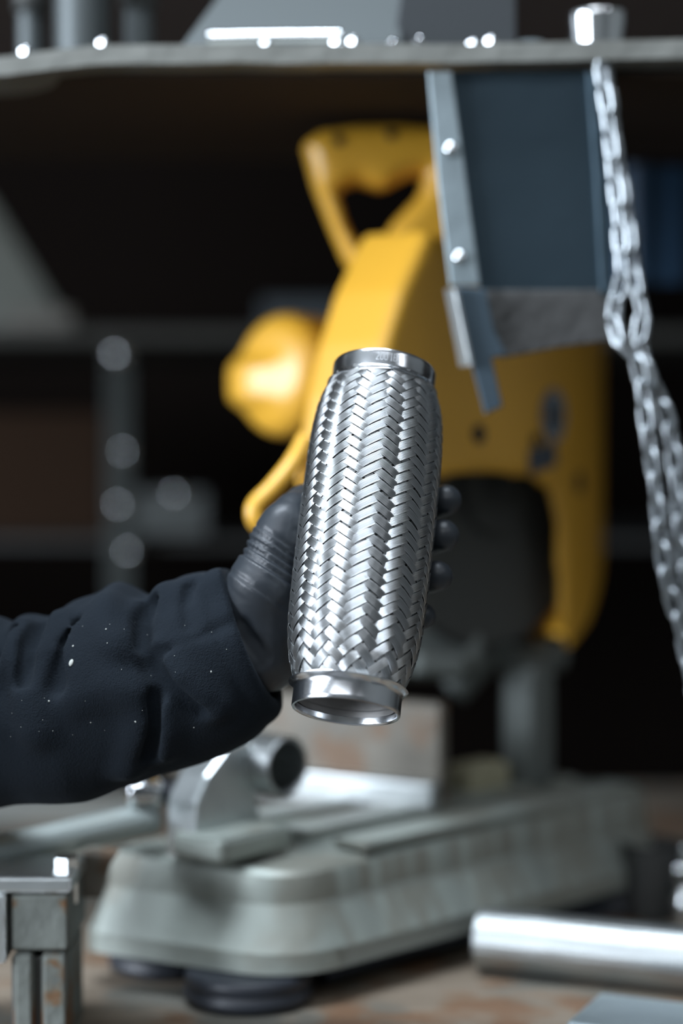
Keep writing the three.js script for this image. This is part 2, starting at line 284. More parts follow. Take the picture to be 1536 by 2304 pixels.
{
  const g = thing('braided_pipe', 'barrel-shaped steel braided flexible exhaust pipe gripped by a gloved hand', 'flexible pipe', Q(0, -101, 0));
  const pitch = (s) => lerp(6.25, 8.6, smooth(-40, -88, s)) * lerp(1, 0.96, smooth(40, 90, s));
  const S0 = -91, S1 = 92.5, NS = 190, PHI = [0];
  for (let k = 1; k <= NS; k++) PHI.push(PHI[k - 1] + 15 / pitch(lerp(S0, S1, (k - 0.5) / NS)) * (S1 - S0) / NS);
  const mid = PHI[NS / 2];
  for (const dir of [1, -1]) for (let i = 0; i < 24; i++) {
    const wob = rnd() * 10, tilt = (rnd() - 0.5) * 0.16, off = (rnd() - 0.5) * 1.8;
    const pos = [], uv = [], idx = [], CR = [[-1, 0], [-0.98, 0.2], [-0.5, 0.23], [0, 0.24], [0.5, 0.23], [0.98, 0.2], [1, 0], [0, -0.1]];
    for (let k = 0; k <= NS; k++) {
      const s = lerp(S0, S1, k / NS), ph = i * 15 + off + dir * (PHI[k] - mid) + 0.45 * Math.sin(s * 0.09 + wob * 3), R = radius(s), p = pitch(s), c = R * 15 * Math.PI / 180;
      const al = Math.atan2(p, c), half = Math.min(2.42, 0.5 * 0.85 * c * Math.sin(al)), wave = Math.cos((ph - (dir > 0 ? -3.2 : -3.2)) * Math.PI / 15);
      const h = dir * 0.46 * clamp(wave * 1.35, -1, 1) + 0.07 * Math.sin(s * 0.31 + wob) + 0.04 * Math.sin(s * 0.83 + wob * 5);
      for (let m = 0; m < 8; m++) {
        const e = CR[m][0] * half, s2 = s - dir * e * Math.cos(al) * 1, ph2 = ph + e * Math.sin(al) / R * 180 / Math.PI;
        const q = Q(ph2, s2, radius(s2) + h + CR[m][1] + tilt * CR[m][0] * 0.5);
        pos.push(q.x, q.y, q.z); uv.push(m === 7 ? 0.5 : (CR[m][0] + 1) / 2, s * 0.02 + i * 0.37);
      }
      if (k) for (let m = 0; m < 8; m++) { const a = (k - 1) * 8 + m, b = (k - 1) * 8 + (m + 1) % 8; idx.push(a, b, a + 8, b, b + 8, a + 8); }
    }
    const geo = new THREE.BufferGeometry();
    geo.setAttribute('position', new THREE.Float32BufferAttribute(pos, 3)); geo.setAttribute('uv', new THREE.Float32BufferAttribute(uv, 2)); geo.setIndex(dir > 0 ? idx : idx); geo.computeVertexNormals();
    part('braid_strip', crease(geo, 0.5), M.braid, g);
  }
  const axis = (prof, seg = 128) => { const pts = prof.map(([r, s]) => new THREE.Vector2(r / 1000, s / 1000)); return new THREE.LatheGeometry(pts, seg).applyMatrix4(basis(AR, AX, AN, MID)); };
  const lin = []; for (let s = -93; s <= 93; s += 1.5) lin.push([Math.min(radius(s) - 1.6, 27.6 + (Math.round((s + 93) / 1.5) % 2) * 2.2), s]);
  part('inner_liner', axis(lin, 96), M.liner, g, 'corrugated steel liner under the braid');
  const bore = []; for (let s = -96; s <= 96; s += 1) bore.push([26.3 + 0.9 * Math.sin(s * 1.6) * smooth(84, 74, Math.abs(s)), s]);
  part('bore', axis(bore, 96), M.bore, g, 'ribbed steel bore');
  for (const e of [1, -1]) {
    const lipR = e > 0 ? 31.1 : 32.0;
    let pr = [[27.2, 84], [27.2, 99], [27.5, 99.9], [28.1, 100.3], [28.8, 100.2], [29.15, 99.5], [29.2, 98], [29.15, 91.2], [29.5, 89.6], [30.3, 88.6], [lipR, e > 0 ? 87.6 : 87.0], [lipR + 0.1, e > 0 ? 87.2 : 86.5], [lipR - 0.5, e > 0 ? 87.0 : 86.4], [29.6, 88.1], [28.4, 88.4], [27.2, 84]];
    if (e < 0) pr = pr.map(([r, s]) => [r, -s]);
    const geo = axis(pr, 160), p = geo.attributes.position, inv = basis(AR, AX, AN, MID).invert(), fw = basis(AR, AX, AN, MID), v = V(0, 0, 0);
    for (let k = 0; k < p.count; k++) {                                        // dents of the rolled lip
      v.fromBufferAttribute(p, k).applyMatrix4(inv); const r = Math.hypot(v.x, v.z), a = Math.atan2(v.x, v.z);
      if (r > 0.0297) { const f = smooth(0.0297, 0.031, r), d = f * (0.0003 * Math.sin(a * 5 + 1) + (e < 0 ? 0.0005 * Math.sin(a * 3 + 0.6) + 0.0005 * Math.exp(-(((a - 1.45) / 0.16) ** 2)) : 0.0003 * Math.sin(3 * a))); v.x *= 1 + d / r; v.z *= 1 + d / r; v.y += d * 0.8 * e; }
      v.applyMatrix4(fw); p.setXYZ(k, v.x, v.y, v.z);
    }
    const ring = part('end_collar', crease(geo, 0.7), M.ring, g, e > 0 ? 'polished steel collar with etched characters' : 'polished steel collar with an open end');
    if (e > 0) {
      const font = await new FontLoader().loadAsync('fonts/droid/droid_sans_regular.typeface.json');
      const tg = new TextGeometry('200 IBI', { font, size: 4.6, depth: 0.12, curveSegments: 3 }); tg.computeBoundingBox();
      const wd = tg.boundingBox.max.x, tp = tg.attributes.position;
      for (let k = 0; k < tp.count; k++) { const q = Q((tp.getX(k) / wd - 0.46) * 26.5, 93 + tp.getY(k), 29.14 + tp.getZ(k)); tp.setXYZ(k, q.x, q.y, q.z); }
      tg.computeVertexNormals(); part('etched_text', tg, M.etched, ring, 'etched characters 200 IBI');
    }
  }
}

// ------------------------------------------------------------------ the arm: sleeve and glove
const PERSON = (() => {
  const d = 1.115;
  // centre line of the sleeve, pixel and radius in pixels at that depth
  const SP = [[-1050, 1150, 0.98, 300], [-620, 1760, 1.13, 260], [-260, 1655, 1.14, 225], [-60, 1611, 1.135, 200], [150, 1592, 1.125, 205], [300, 1541, 1.12, 200], [400, 1526, 1.115, 184], [470, 1494, 1.112, 182], [540, 1448, 1.11, 158], [640, 1390, 1.105, 140]]
    .map(([x, y, z, r]) => ({ p: P(x, y, z), r: r * z / FPX }));
  const core = (p) => { let v = 1e9; for (let i = 0; i < SP.length - 1; i++) v = smin(v, cone(p, SP[i].p, SP[i + 1].p, SP[i].r, SP[i + 1].r), 0.012); return v; };
  const cutO = P(570, 1410, d), cutN = V(0, 0, 0);
  { const a = P(512, 1262, d), b = P(622, 1548, d), t = b.clone().sub(a).normalize(); cutN.crossVectors(t, FWD).normalize(); if (cutN.x < 0) cutN.negate(); cutN.addScaledVector(FWD, -0.12).normalize(); cutO.copy(a).lerp(b, 0.5); }
  const cut = (p) => (p.x - cutO.x) * cutN.x + (p.y - cutO.y) * cutN.y + (p.z - cutO.z) * cutN.z;
  const ridge = (pts, r, sink) => pts.map(([x, y]) => { const m = march(core, x, y); return { p: m.p.addScaledVector(m.n, -sink), r }; });
  // folds: lines of sight onto the sleeve
  const FOLD = [
    [[[352, 1345], [325, 1360], [300, 1395], [292, 1440]], 0.0085, 0.003],
    [[[296, 1452], [335, 1472], [400, 1530], [455, 1572], [490, 1592]], 0.0062, 0.002],
    [[[312, 1560], [324, 1620], [305, 1680], [290, 1730]], 0.0062, 0.002],
    [[[362, 1585], [372, 1640], [360, 1690]], 0.006, 0.0025],
    [[[66, 1415], [40, 1455], [0, 1495], [-60, 1530]], 0.009, 0.004],
    [[[120, 1408], [88, 1470], [74, 1560], [80, 1640]], 0.009, 0.004],
    [[[236, 1385], [205, 1420], [190, 1500]], 0.010, 0.007],
    [[[165, 1575], [230, 1556], [300, 1552]], 0.006, 0.003],
    [[[450, 1320], [500, 1300], [522, 1300]], 0.008, 0.0045],
  ].map(([p, r, s]) => ridge(p, r, s));
  const CREASE = [
    [[[385, 1340], [345, 1358], [320, 1395], [312, 1450]], 0.003, -0.0003],
    [[[340, 1476], [390, 1458], [440, 1438], [528, 1396]], 0.0014, -0.0005],
    [[[345, 1500], [400, 1556], [450, 1596]], 0.004, -0.0005],
    [[[35, 1420], [14, 1465], [-30, 1500]], 0.004, -0.001],
    [[[98, 1405], [62, 1460], [50, 1540]], 0.004, -0.001],
    [[[180, 1405], [150, 1450], [135, 1540]], 0.005, -0.001],
    [[[345, 1575], [348, 1640], [335, 1700]], 0.004, -0.0005],
    [[[430, 1330], [420, 1370], [425, 1410]], 0.005, -0.0025],
  ].map(([p, r, s]) => ridge(p, r, s));
  const ARM = P(470, 1494, 1.112).sub(P(150, 1592, 1.125)).normalize();
  const BULGE = [[330, 1536, 0.010, 0.0055], [400, 1520, 0.009, -0.004], [480, 1490, 0.012, 0.003], [110, 1594, 0.008, 0.003], [75, 1598, 0.006, -0.003], [40, 1602, 0.009, 0.003], [235, 1560, 0.016, 0.003], [170, 1588, 0.012, -0.003]].map(([x, y, w, a]) => [P(x, y, 1.118), w, a]);
  const WR = P(548, 1448, d + 0.004), WIN = P(470, 1490, d + 0.004);
  const cavity = (p) => Math.max(cone(p, WIN, P(640, 1390, 1.105), 0.038, 0.0345), -cut(p) - 0.03);
  const sleeve = (p) => {
    let v = core(p);
    if (v < 0.03 && v > -0.03) {
      for (const f of FOLD) { let w = 1e9; for (let i = 0; i < f.length - 1; i++) w = Math.min(w, cone(p, f[i].p, f[i + 1].p, f[i].r, f[i + 1].r)); v = smin(v, w, 0.011); }
      for (const f of CREASE) { let w = 1e9; for (let i = 0; i < f.length - 1; i++) w = Math.min(w, cone(p, f[i].p, f[i + 1].p, f[i].r, f[i + 1].r)); v = smax(v, -w, 0.006); }
      v += 0.0022 * (n3(p.x * 45, p.y * 45, p.z * 45) - 0.5) + 0.0012 * (n3(p.x * 110, p.y * 110, p.z * 110) - 0.5);
      for (const [b, w, a] of BULGE) { const t = (p.x - b.x) * ARM.x + (p.y - b.y) * ARM.y + (p.z - b.z) * ARM.z; v -= a * Math.exp(-((t / w) ** 2)) * smooth(-0.03, 0.035, p.y - b.y); }
      // stitched hem before the cuff edge
      const e = cut(p); v += 0.0008 * Math.exp(-(((e + 0.011) / 0.0016) ** 2));
    }
    v = smax(v, cut(p), 0.004);
    return smax(v, -cavity(p), 0.003);
  };
  // hand
  const finger = (s, tip, r, drop, reach) => [Q(222, s - drop, 50 + reach), Q(188, s - drop * 0.5, 49.5), Q(152, s, 48.5), Q(tip, s + 0.5, 46.6)].map((p, i) => ({ p, r: r * [1.18, 1.07, 1, 0.93][i] }));
  const FING = [finger(32.5, 113, 0.0095, 6, 2), finger(11, 112, 0.0098, 5, 2), finger(-12.5, 114, 0.0092, 4, 2), finger(-34, 128, 0.0082, 3, 1)];
  const D = 1.094;
  const THUMB = [[556, 1432, D + 0.012, 0.0265], [588, 1318, D - 0.004, 0.0175], [622, 1222, D + 0.002, 0.0135], [657, 1148, D + 0.010, 0.0098]].map(([x, y, z, r]) => ({ p: P(x, y, z), r }));
  const HEEL = [P(575, 1478, D + 0.012), P(645, 1478, D + 0.024)];
  const hand = (p) => {
    let v = cone(p, WIN, WR, 0.031, 0.030);
    v = smin(v, cone(p, WR, HEEL[0], 0.028, 0.019), 0.012);
    v = smin(v, cone(p, HEEL[0], HEEL[1], 0.018, 0.0135), 0.012);
    for (const f of FING) v = smin(v, cone(p, WR, f[0].p, 0.024, f[0].r * 1.15), 0.01);
    let w = 1e9;
    for (const f of FING) { let q = 1e9; for (let i = 0; i < 3; i++) q = smin(q, cone(p, f[i].p, f[i + 1].p, f[i].r, f[i + 1].r), 0.003); w = Math.min(w, q); }
    v = smin(v, w, 0.005);
    let th = 1e9; for (let i = 0; i < 3; i++) th = smin(th, cone(p, THUMB[i].p, THUMB[i + 1].p, THUMB[i].r, THUMB[i + 1].r), 0.008);
    // pad and nail end of the thumb
    th = smin(th, cone(p, P(636, 1192, D + 0.002), P(640, 1178, D + 0.002), 0.0115, 0.0115), 0.008);
    if (th < 0.02) {                                                           // wrinkles across the thumb
      const a = THUMB[1].p, b = THUMB[2].p, ab = b.clone().sub(a), L = ab.length(); const t = ((p.x - a.x) * ab.x + (p.y - a.y) * ab.y + (p.z - a.z) * ab.z) / (L * L);
      const sag = (p.x - lerp(a.x, b.x, t)) / 0.02, tt = t - 0.1 * sag * sag + 0.22 * sag;
      for (const [c, wd, am] of [[-0.22, 0.05, 0.0007], [0.3, 0.055, 0.0013], [0.5, 0.05, 0.0014], [0.68, 0.045, 0.0013], [0.86, 0.045, 0.0012], [1.0, 0.04, 0.0009]]) th += am * (Math.exp(-(((tt - c) / wd) ** 2)) - 0.55 * Math.exp(-(((tt - c + 0.09) / wd) ** 2)));
    }
    v = smin(v, th, 0.012);
    // creases of the palm below the thumb
    for (const [a, b] of CR2) v = smax(v, -cone(p, a, b, 0.0022, 0.0012), 0.005);
    if (v < 0.01 && v > -0.01) v += 0.0008 * (n3(p.x * 130, p.y * 130, p.z * 130) - 0.5) + 0.00035 * (n3(p.x * 420, p.y * 420, p.z * 420) - 0.5);
    return v;
  };
  let CR2 = []; CR2 = [[[548, 1408], [600, 1480]], [[545, 1432], [588, 1498]]].map((l) => l.map(([x, y]) => { const m = march(hand, x, y); return m.p.addScaledVector(m.n, 0.0004); }));
  return { sleeve, hand, FING, THUMB, ARM };
})();
{
  const at = P(-300, 1850, 1.12);
  const g = thing('person', 'outstretched arm in a dark navy fleece sleeve and black work glove', 'person', at);
  const lo = V(-0.52, 0.98, -1.23), hi = V(0.0, 1.33, -0.86);
  const sg = nets(PERSON.sleeve, lo, hi, 0.0022), sp = sg.attributes.position, su = sg.attributes.uv, c0 = P(150, 1592, 1.125), [AX1, , AZ1] = frameOf(PERSON.ARM, V(0, 1, 0)), sv = V(0, 0, 0);
  for (let i = 0; i < sp.count; i++) { sv.fromBufferAttribute(sp, i).sub(c0); su.setXY(i, Math.atan2(sv.dot(AX1), sv.dot(AZ1)) * 0.048, sv.dot(PERSON.ARM)); }
  part('sleeve', sg, M.sleeve, g, 'dark navy fleece sleeve flecked with lint');
  const gl = part('glove', nets(PERSON.hand, V(-0.085, 1.06, -1.175), V(0.075, 1.262, -1.03), 0.00105), M.glove, g, 'black coated work glove');
  const bits = [];
  for (let k = 0; k < 34; k++) {
    const x = 20 + rnd() * 500, y = 1400 + rnd() * 260, big = k === 0;
    const m = march(PERSON.sleeve, big ? 160 : x, big ? 1491 : y, 0.8, 1.4); if (!m.hit) continue;
    const r = big ? 0.0013 : 0.00016 + 0.0004 * rnd() ** 4, [X, Y, Z] = frameOf(m.n);
    bits.push(new THREE.IcosahedronGeometry(1, 1).scale(r * (big ? 1.6 : 1.2), r * 0.6, r).applyMatrix4(basis(X, Y, Z, m.p)));
  }
  const lint = part('lint_specks', mergeGeometries(bits), M.lint, g, 'pale specks of lint'); lint.userData.kind = 'stuff';
}

// ------------------------------------------------------------------ the chop saw
const TH = 46 * Math.PI / 180, LDIR = V(Math.cos(TH), 0, -Math.sin(TH)), NDIR = V(Math.sin(TH), 0, Math.cos(TH)), YUP = V(0, 1, 0);
const BASE_Y = BENCH + 0.018, TOP_Y = BASE_Y + 0.07;
const SAW = thing('chop_saw', 'yellow chop saw with cast grey base standing on the workbench', 'saw', V(0.05, BENCH, -1.4));
{
  // base casting: a rounded plan, lofted through stepped levels (plan in x, forward distance)
  const raw = [[-0.03, 1.183], [0.255, 1.478], [0.1, 1.61], [-0.172, 1.258]], rr = [0.045, 0.03, 0.04, 0.022], plan = [];
  raw.forEach((c, i) => {
    const a = raw[(i + 3) % 4], b = raw[(i + 1) % 4], ua = [a[0] - c[0], a[1] - c[1]], ub = [b[0] - c[0], b[1] - c[1]], la = Math.hypot(...ua), lb = Math.hypot(...ub), k = rr[i];
    const A = [c[0] + ua[0] / la * k, c[1] + ua[1] / la * k], B = [c[0] + ub[0] / lb * k, c[1] + ub[1] / lb * k];
    for (let q = 0; q <= 10; q++) { const t = q / 10; plan.push([(1 - t) ** 2 * A[0] + 2 * t * (1 - t) * c[0] + t * t * B[0], (1 - t) ** 2 * A[1] + 2 * t * (1 - t) * c[1] + t * t * B[1]]); }
  });
  const n = plan.length;
  const inset = (o) => plan.map((p, i) => { const a = plan[(i + n - 1) % n], b = plan[(i + 1) % n], tx = b[0] - a[0], ty = b[1] - a[1], l = Math.hypot(tx, ty); return [p[0] - ty / l * o, p[1] + tx / l * o]; });
  const LV = [[0.004, 0.003], [0.0, 0.004], [0.0, 0.017], [0.002, 0.021], [0.011, 0.042], [0.0125, 0.045], [0.013, 0.062], [0.0145, 0.067], [0.018, 0.07], [0.03, 0.07]];
  const pos = [], idx = [];
  LV.forEach(([o, h]) => inset(o).forEach(([x, z], i) => { const corner = smooth(0.12, 0.0, Math.hypot(x + 0.03, z - 1.2)); pos.push(x, BASE_Y + h - (h > 0.05 ? 0.005 * corner : 0), -z); }));
  for (let l = 0; l < LV.length - 1; l++) for (let i = 0; i < n; i++) { const a = l * n + i, b = l * n + (i + 1) % n; idx.push(a, b, a + n, b, b + n, a + n); }
  const c0 = pos.length / 3; pos.push(0.05, TOP_Y, -1.4); for (let i = 0; i < n; i++) idx.push((LV.length - 1) * n + i, (LV.length - 1) * n + (i + 1) % n, c0);
  const c1 = pos.length / 3; pos.push(0.05, BASE_Y + 0.003, -1.4); for (let i = 0; i < n; i++) idx.push((i + 1) % n, i, c1);
  let geo = new THREE.BufferGeometry(); geo.setAttribute('position', new THREE.Float32BufferAttribute(pos, 3)); geo.setIndex(idx);
  geo.computeVertexNormals(); geo.setAttribute('uv', new THREE.Float32BufferAttribute(new Float32Array(pos.length / 3 * 2), 2));
  geo = boxUV(crease(geo, 0.35)); part('base', geo, M.cast, SAW, 'cast grey base with stepped sides');
  for (const [x, z] of [[-0.0585, 1.222], [0.205, 1.47], [0.095, 1.56], [-0.115, 1.3]]) {
    const a = V(x, BENCH, -z);
    part('foot', lathe(a, a.clone().add(YUP), [[0, 0], [0.037, 0], [0.0405, 0.003], [0.041, 0.007], [0.0385, 0.0095], [0.0385, 0.0115], [0.04, 0.0135], [0.04, 0.018], [0.037, 0.0205], [0, 0.0205]], 56), M.rubber, SAW, 'black ribbed rubber foot');
  }
  // rails along the table of the base
  const pl = (x, z, h) => V(x, TOP_Y + h, -z);
  const rail = (a, b, w, h, m) => { const A = pl(a[0], a[1], h / 2 - 0.001), B = pl(b[0], b[1], h / 2 - 0.001), X = B.clone().sub(A), L = X.length(); X.normalize(); return part('table_rail', boxUV(obox(A.lerp(B, 0.5), X, YUP, new THREE.Vector3().crossVectors(X, YUP), L, h, w, 0.002)), m, SAW); };
  rail([0.005, 1.262], [0.215, 1.48], 0.03, 0.006, M.cast);
  rail([-0.035, 1.3], [0.17, 1.515], 0.032, 0.006, M.cast);
  rail([-0.085, 1.33], [0.12, 1.545], 0.03, 0.006, M.cast);
  // fence
  const f0 = PY(1000, 1822, TOP_Y), fd = V(-0.86, 0, -0.5).normalize(), fn = V(-0.5, 0, 0.86).normalize();
  const fence = part('fence', boxUV(obox(f0.clone().addScaledVector(fd, 0.1).setY(TOP_Y + 0.0385), fd, YUP, fn.clone().negate(), 0.2, 0.077, 0.013, 0.003)), M.fence, SAW, 'scuffed grey-brown fence plate');
  part('fence_foot', boxUV(obox(f0.clone().addScaledVector(fd, 0.1).addScaledVector(fn, 0.012).setY(TOP_Y + 0.011), fd, YUP, fn.clone().negate(), 0.2, 0.022, 0.014, 0.004)), M.zinc, SAW);
  // clamp bracket in the plane of the long side
  const b0 = PY(372, 1925, TOP_Y), L2 = V(0.62, 0, -0.78).normalize(), N2 = V(0.78, 0, 0.62).normalize();
  const bp = (u, v, w = 0) => b0.clone().addScaledVector(L2, u).addScaledVector(N2, w).setY(TOP_Y + v);
  const br = [[0, 0], [0, 0.02], [0.001, 0.036], [0.012, 0.052], [0.03, 0.066], [0.055, 0.07], [0.062, 0.055], [0.06, 0.028], [0.068, 0.012], [0.07, 0]];
  part('clamp_bracket', plate(br.map(([u, v]) => bp(u, v, 0.026)), N2, 0.026, 0.003), M.zinc, SAW, 'grey steel clamp bracket');
  part('clamp_lug', boxUV(obox(bp(0.03, 0.009, 0.03), L2, YUP, N2, 0.07, 0.018, 0.044, 0.006)), M.cast, SAW);
  const kn = P(318, 1785, 1.255), ax2 = V(-0.9, 0.06, 0.3).normalize();
  part('clamp_knob', lathe(kn.clone().addScaledVector(ax2, -0.012), kn.clone().addScaledVector(ax2, 1), [[0, 0], [0.009, 0], [0.0105, 0.003], [0.0105, 0.016], [0.009, 0.02], [0.005, 0.0225], [0, 0.023]], 32), M.chrome, SAW);
  part('clamp_screw', rod(kn.clone().addScaledVector(ax2, -0.05), kn.clone().addScaledVector(ax2, -0.005), 0.0075), M.rubber, SAW);
  part('clamp_handle', rod(P(352, 1838, 1.262), P(-420, 2010, 1.12), 0.0103, 0.0045, 40), M.galv, SAW, 'long pale galvanised handle bar');
  const po = PY(553, 1888, TOP_Y);
  part('support_post', lathe(po, po.clone().add(YUP), [[0, 0], [0.0085, 0], [0.0065, 0.004], [0.0065, 0.028], [0.011, 0.042], [0.0125, 0.05], [0.0105, 0.0535], [0, 0.0545]], 32), M.zinc, SAW);

  // wheel guard, meshed from a rounded outline with the far end of its face turned back
  const gO = P(965, 523, 1.335), hw = 0.034, gC = gO.clone().addScaledVector(NDIR, -hw);
  const uv = ([x, y]) => { const q = onPlane(x, y, gO, NDIR).sub(gC); return [q.dot(LDIR), q.y]; };
  const outline = [[968, 512], [905, 650], [868, 770], [842, 890], [824, 1010], [816, 1130], [816, 1165], [880, 1120], [985, 1082], [1090, 1070], [1200, 1076], [1262, 1110], [1284, 1180], [1290, 1300], [1292, 1400], [1326, 1474], [1420, 1415], [1560, 1285], [1660, 1120], [1655, 930], [1580, 760], [1440, 680], [1230, 600], [1060, 560], [992, 532]].map(uv);
  const full = [[968, 512], [905, 650], [868, 770], [842, 890], [824, 1010], [816, 1180], [850, 1400], [1000, 1560], [1312, 1560], [1390, 1430], [1545, 1300], [1650, 1120], [1645, 930], [1570, 760], [1430, 690], [1230, 605], [1060, 563], [992, 535]].map(uv);
  const uB = uv([1165, 950])[0];
  const guard = (p) => {
    const x = p.x - gC.x, z = p.z - gC.z, u = x * LDIR.x + z * LDIR.z, v = p.y - gC.y; let nn = x * NDIR.x + z * NDIR.z;
    const t = Math.max(0, u - uB + 0.02), bend = 1.5 * t * t;
    nn += bend; if (Math.abs(nn) > hw + 0.02) return Math.abs(nn) - hw;
    const o = roundSlab(poly2(u, v, outline), nn, hw, 0.009); if (o > 0.012) return o * 0.8;
    return Math.max(o, -roundSlab(poly2(u, v, full) + 0.006, nn, hw - 0.006, 0.004)) * 0.8;
  };
  const gm = part('wheel_guard', nets(guard, V(-0.1, 1.0, -1.8), V(0.44, 1.44, -1.18), 0.0034), M.yellow, SAW, 'yellow wheel guard');
  const stamp = (f, px, py, r, dep, name, m, par, label) => { const q = march(f, px, py, 1.0, 2); return part(name, rod(q.p.clone().addScaledVector(q.n, -0.002), q.p.clone().addScaledVector(q.n, dep), r, 0.0004), m, par, label); };
  stamp(guard, 1076, 976, 0.0068, 0.0012, 'screw', M.black, SAW, 'black disc drawn for the shade in a screw recess'); stamp(guard, 1302, 1086, 0.0085, 0.0012, 'screw', M.black, SAW, 'black disc drawn for the shade in a screw recess');  // raised black discs, the shade of the screw holes painted as colour
  { // badge: a round emblem above a small rectangular plate
    const q = march(guard, 1244, 935, 1, 2), up = YUP.clone().addScaledVector(q.n, -YUP.dot(q.n)).normalize(), rt = new THREE.Vector3().crossVectors(up, q.n);
    const bd = part('badge', rod(q.p.clone().addScaledVector(q.n, -0.002), q.p.clone().addScaledVector(q.n, 0.0008), 0.0205, 0.0003, 48), matRGB([0.045, 0.05, 0.06], { roughness: 0.4 }), SAW, 'round dark blue-grey emblem');
    const ringG = (r0, r1, a, b) => { const s = new THREE.Shape(); s.absarc(0, 0, r1, a, b, false); s.absarc(0, 0, r0, b, a, true); return new THREE.ExtrudeGeometry(s, { depth: 0.0004, bevelEnabled: false, curveSegments: 24 }).applyMatrix4(basis(rt, up, q.n, q.p.clone().addScaledVector(q.n, 0.0006))); };
    part('emblem_ring', ringG(0.0155, 0.0195, 0, Math.PI * 2), matRGB([0.42, 0.38, 0.36], { roughness: 0.5 }), bd);
    part('emblem_arc', ringG(0.0035, 0.0125, 0.5, 2.6), matRGB([0.1, 0.19, 0.26], { roughness: 0.5 }), bd);
    part('emblem_arc', ringG(0.0035, 0.0125, 3.7, 5.6), matRGB([0.1, 0.19, 0.26], { roughness: 0.5 }), bd);
    part('emblem_core', ringG(0.0, 0.0028, 0, Math.PI * 2), matRGB([0.4, 0.2, 0.06], { roughness: 0.5 }), bd);
    const q2 = march(guard, 1220, 1030, 1, 2), up2 = YUP.clone().addScaledVector(rt, -0.18).addScaledVector(q2.n, -YUP.dot(q2.n)).normalize(), rt2 = new THREE.Vector3().crossVectors(up2, q2.n).normalize();
    part('label_plate', obox(q2.p.clone(), rt2, up2, q2.n, 0.04, 0.018, 0.0022, 0.0008), matRGB([0.07, 0.085, 0.105], { roughness: 0.45 }), SAW, 'small dark rectangular label plate');
    const q3 = march(guard, 1205, 990, 1, 2);
    part('label_plate', obox(q3.p.clone(), rt2, up2, q2.n, 0.012, 0.009, 0.002, 0.0008), M.black, SAW);
  }
  // cutting wheel inside the guard
  const wc = onPlane(1130, 1085, gC, NDIR).addScaledVector(NDIR, -0.012);
  part('cutting_wheel', lathe(wc, wc.clone().add(NDIR), [[0, -0.002], [0.12, -0.002], [0.125, -0.001], [0.125, 0.001], [0.12, 0.002], [0.04, 0.002], [0.038, 0.008], [0.012, 0.008], [0.01, 0.016], [0, 0.016]], 72), M.disc, SAW, 'dark grey abrasive cutting wheel');
  // carrying handle: closed loop behind the guard
  const hO = P(800, 430, 1.43), hN = V(0.12, 0, 1).normalize(), hX = new THREE.Vector3().crossVectors(YUP, hN).normalize();
  const huv = ([x, y]) => { const q = onPlane(x, y, hO, hN).sub(hO); return [q.dot(hX), q.y]; };
  const ho = [[680, 325], [720, 297], [800, 286], [900, 283], [1010, 292], [1100, 330], [1090, 470], [1010, 560], [900, 640], [830, 640], [778, 596], [745, 520], [705, 420]].map(huv);
  const hi = [[758, 436], [800, 416], [860, 432], [915, 402], [952, 392], [942, 440], [880, 505], [850, 560], [808, 556], [780, 510]].map(huv);
  const handle = (p) => { const x = p.x - hO.x, z = p.z - hO.z, u = x * hX.x + z * hX.z, v = p.y - hO.y, nn = x * hN.x + z * hN.z; return roundSlab(smax(poly2(u, v, ho), -poly2(u, v, hi), 0.012), nn, 0.019, 0.014) * 0.9; };
  part('carry_handle', nets(handle, V(-0.06, 1.3, -1.5), V(0.16, 1.46, -1.36), 0.0035), M.yellow, SAW, 'yellow loop handle');
  stamp(handle, 762, 316, 0.004, 0.001, 'screw', M.black, SAW); stamp(handle, 880, 302, 0.004, 0.001, 'screw', M.black, SAW);
  // motor housing end seen beside the guard
  const mc = P(700, 850, 1.5), ma = V(-0.75, 0.05, 0.65).normalize();
  const mt = (p) => {
    const x = p.x - mc.x, y = p.y - mc.y, z = p.z - mc.z, s = x * ma.x + y * ma.y + z * ma.z, r = Math.sqrt(Math.max(0, x * x + y * y + z * z - s * s));
    let v = roundSlab(r - 0.047, s, 0.045, 0.02);
    v = smin(v, Math.hypot(Math.max(0, Math.abs(y + 0.004) - 0.009), Math.max(0, Math.hypot(x + 0.02, z) - 0.037)) - 0.006, 0.014);
    return v * 0.9;
  };
  part('motor_housing', nets(mt, V(-0.13, 1.18, -1.62), V(0.08, 1.4, -1.38), 0.0035), M.yellow, SAW, 'rounded yellow motor housing');
  part('motor_body', rod(mc.clone(), P(985, 880, 1.49), 0.034, 0.004), M.black, SAW, 'black motor barrel');
  part('saw_arm', tube([P(905, 600, 1.44), P(965, 760, 1.53), P(1085, 1150, 1.58), P(1165, 1468, 1.53)], 0.017, 48, 14), M.black, SAW, 'black swing arm');
  // lever loop
  const lv = [[690, 985, 1.285], [660, 1040, 1.28], [612, 1100, 1.27], [572, 1145, 1.265], [580, 1178, 1.265], [640, 1180, 1.275], [690, 1160, 1.285]].map((a) => P(...a));
  part('guard_lever', tube(lv, 0.006, 60, 14), M.yellow, SAW, 'bent yellow lever loop');
  part('guard_web', plate([[700, 985], [700, 1120], [664, 1080], [678, 1010]].map(([x, y]) => PZ(x, y, -1.29)), V(0, 0, 1), 0.008, 0.002), M.yellow, SAW);
  // pivot column and gearbox under the guard
  const pv = PY(1186, 1772, TOP_Y);
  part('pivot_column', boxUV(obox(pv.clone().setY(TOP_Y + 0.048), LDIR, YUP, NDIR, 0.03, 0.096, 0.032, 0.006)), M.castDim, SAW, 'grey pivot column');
  const pc = P(1165, 1470, 1.53);
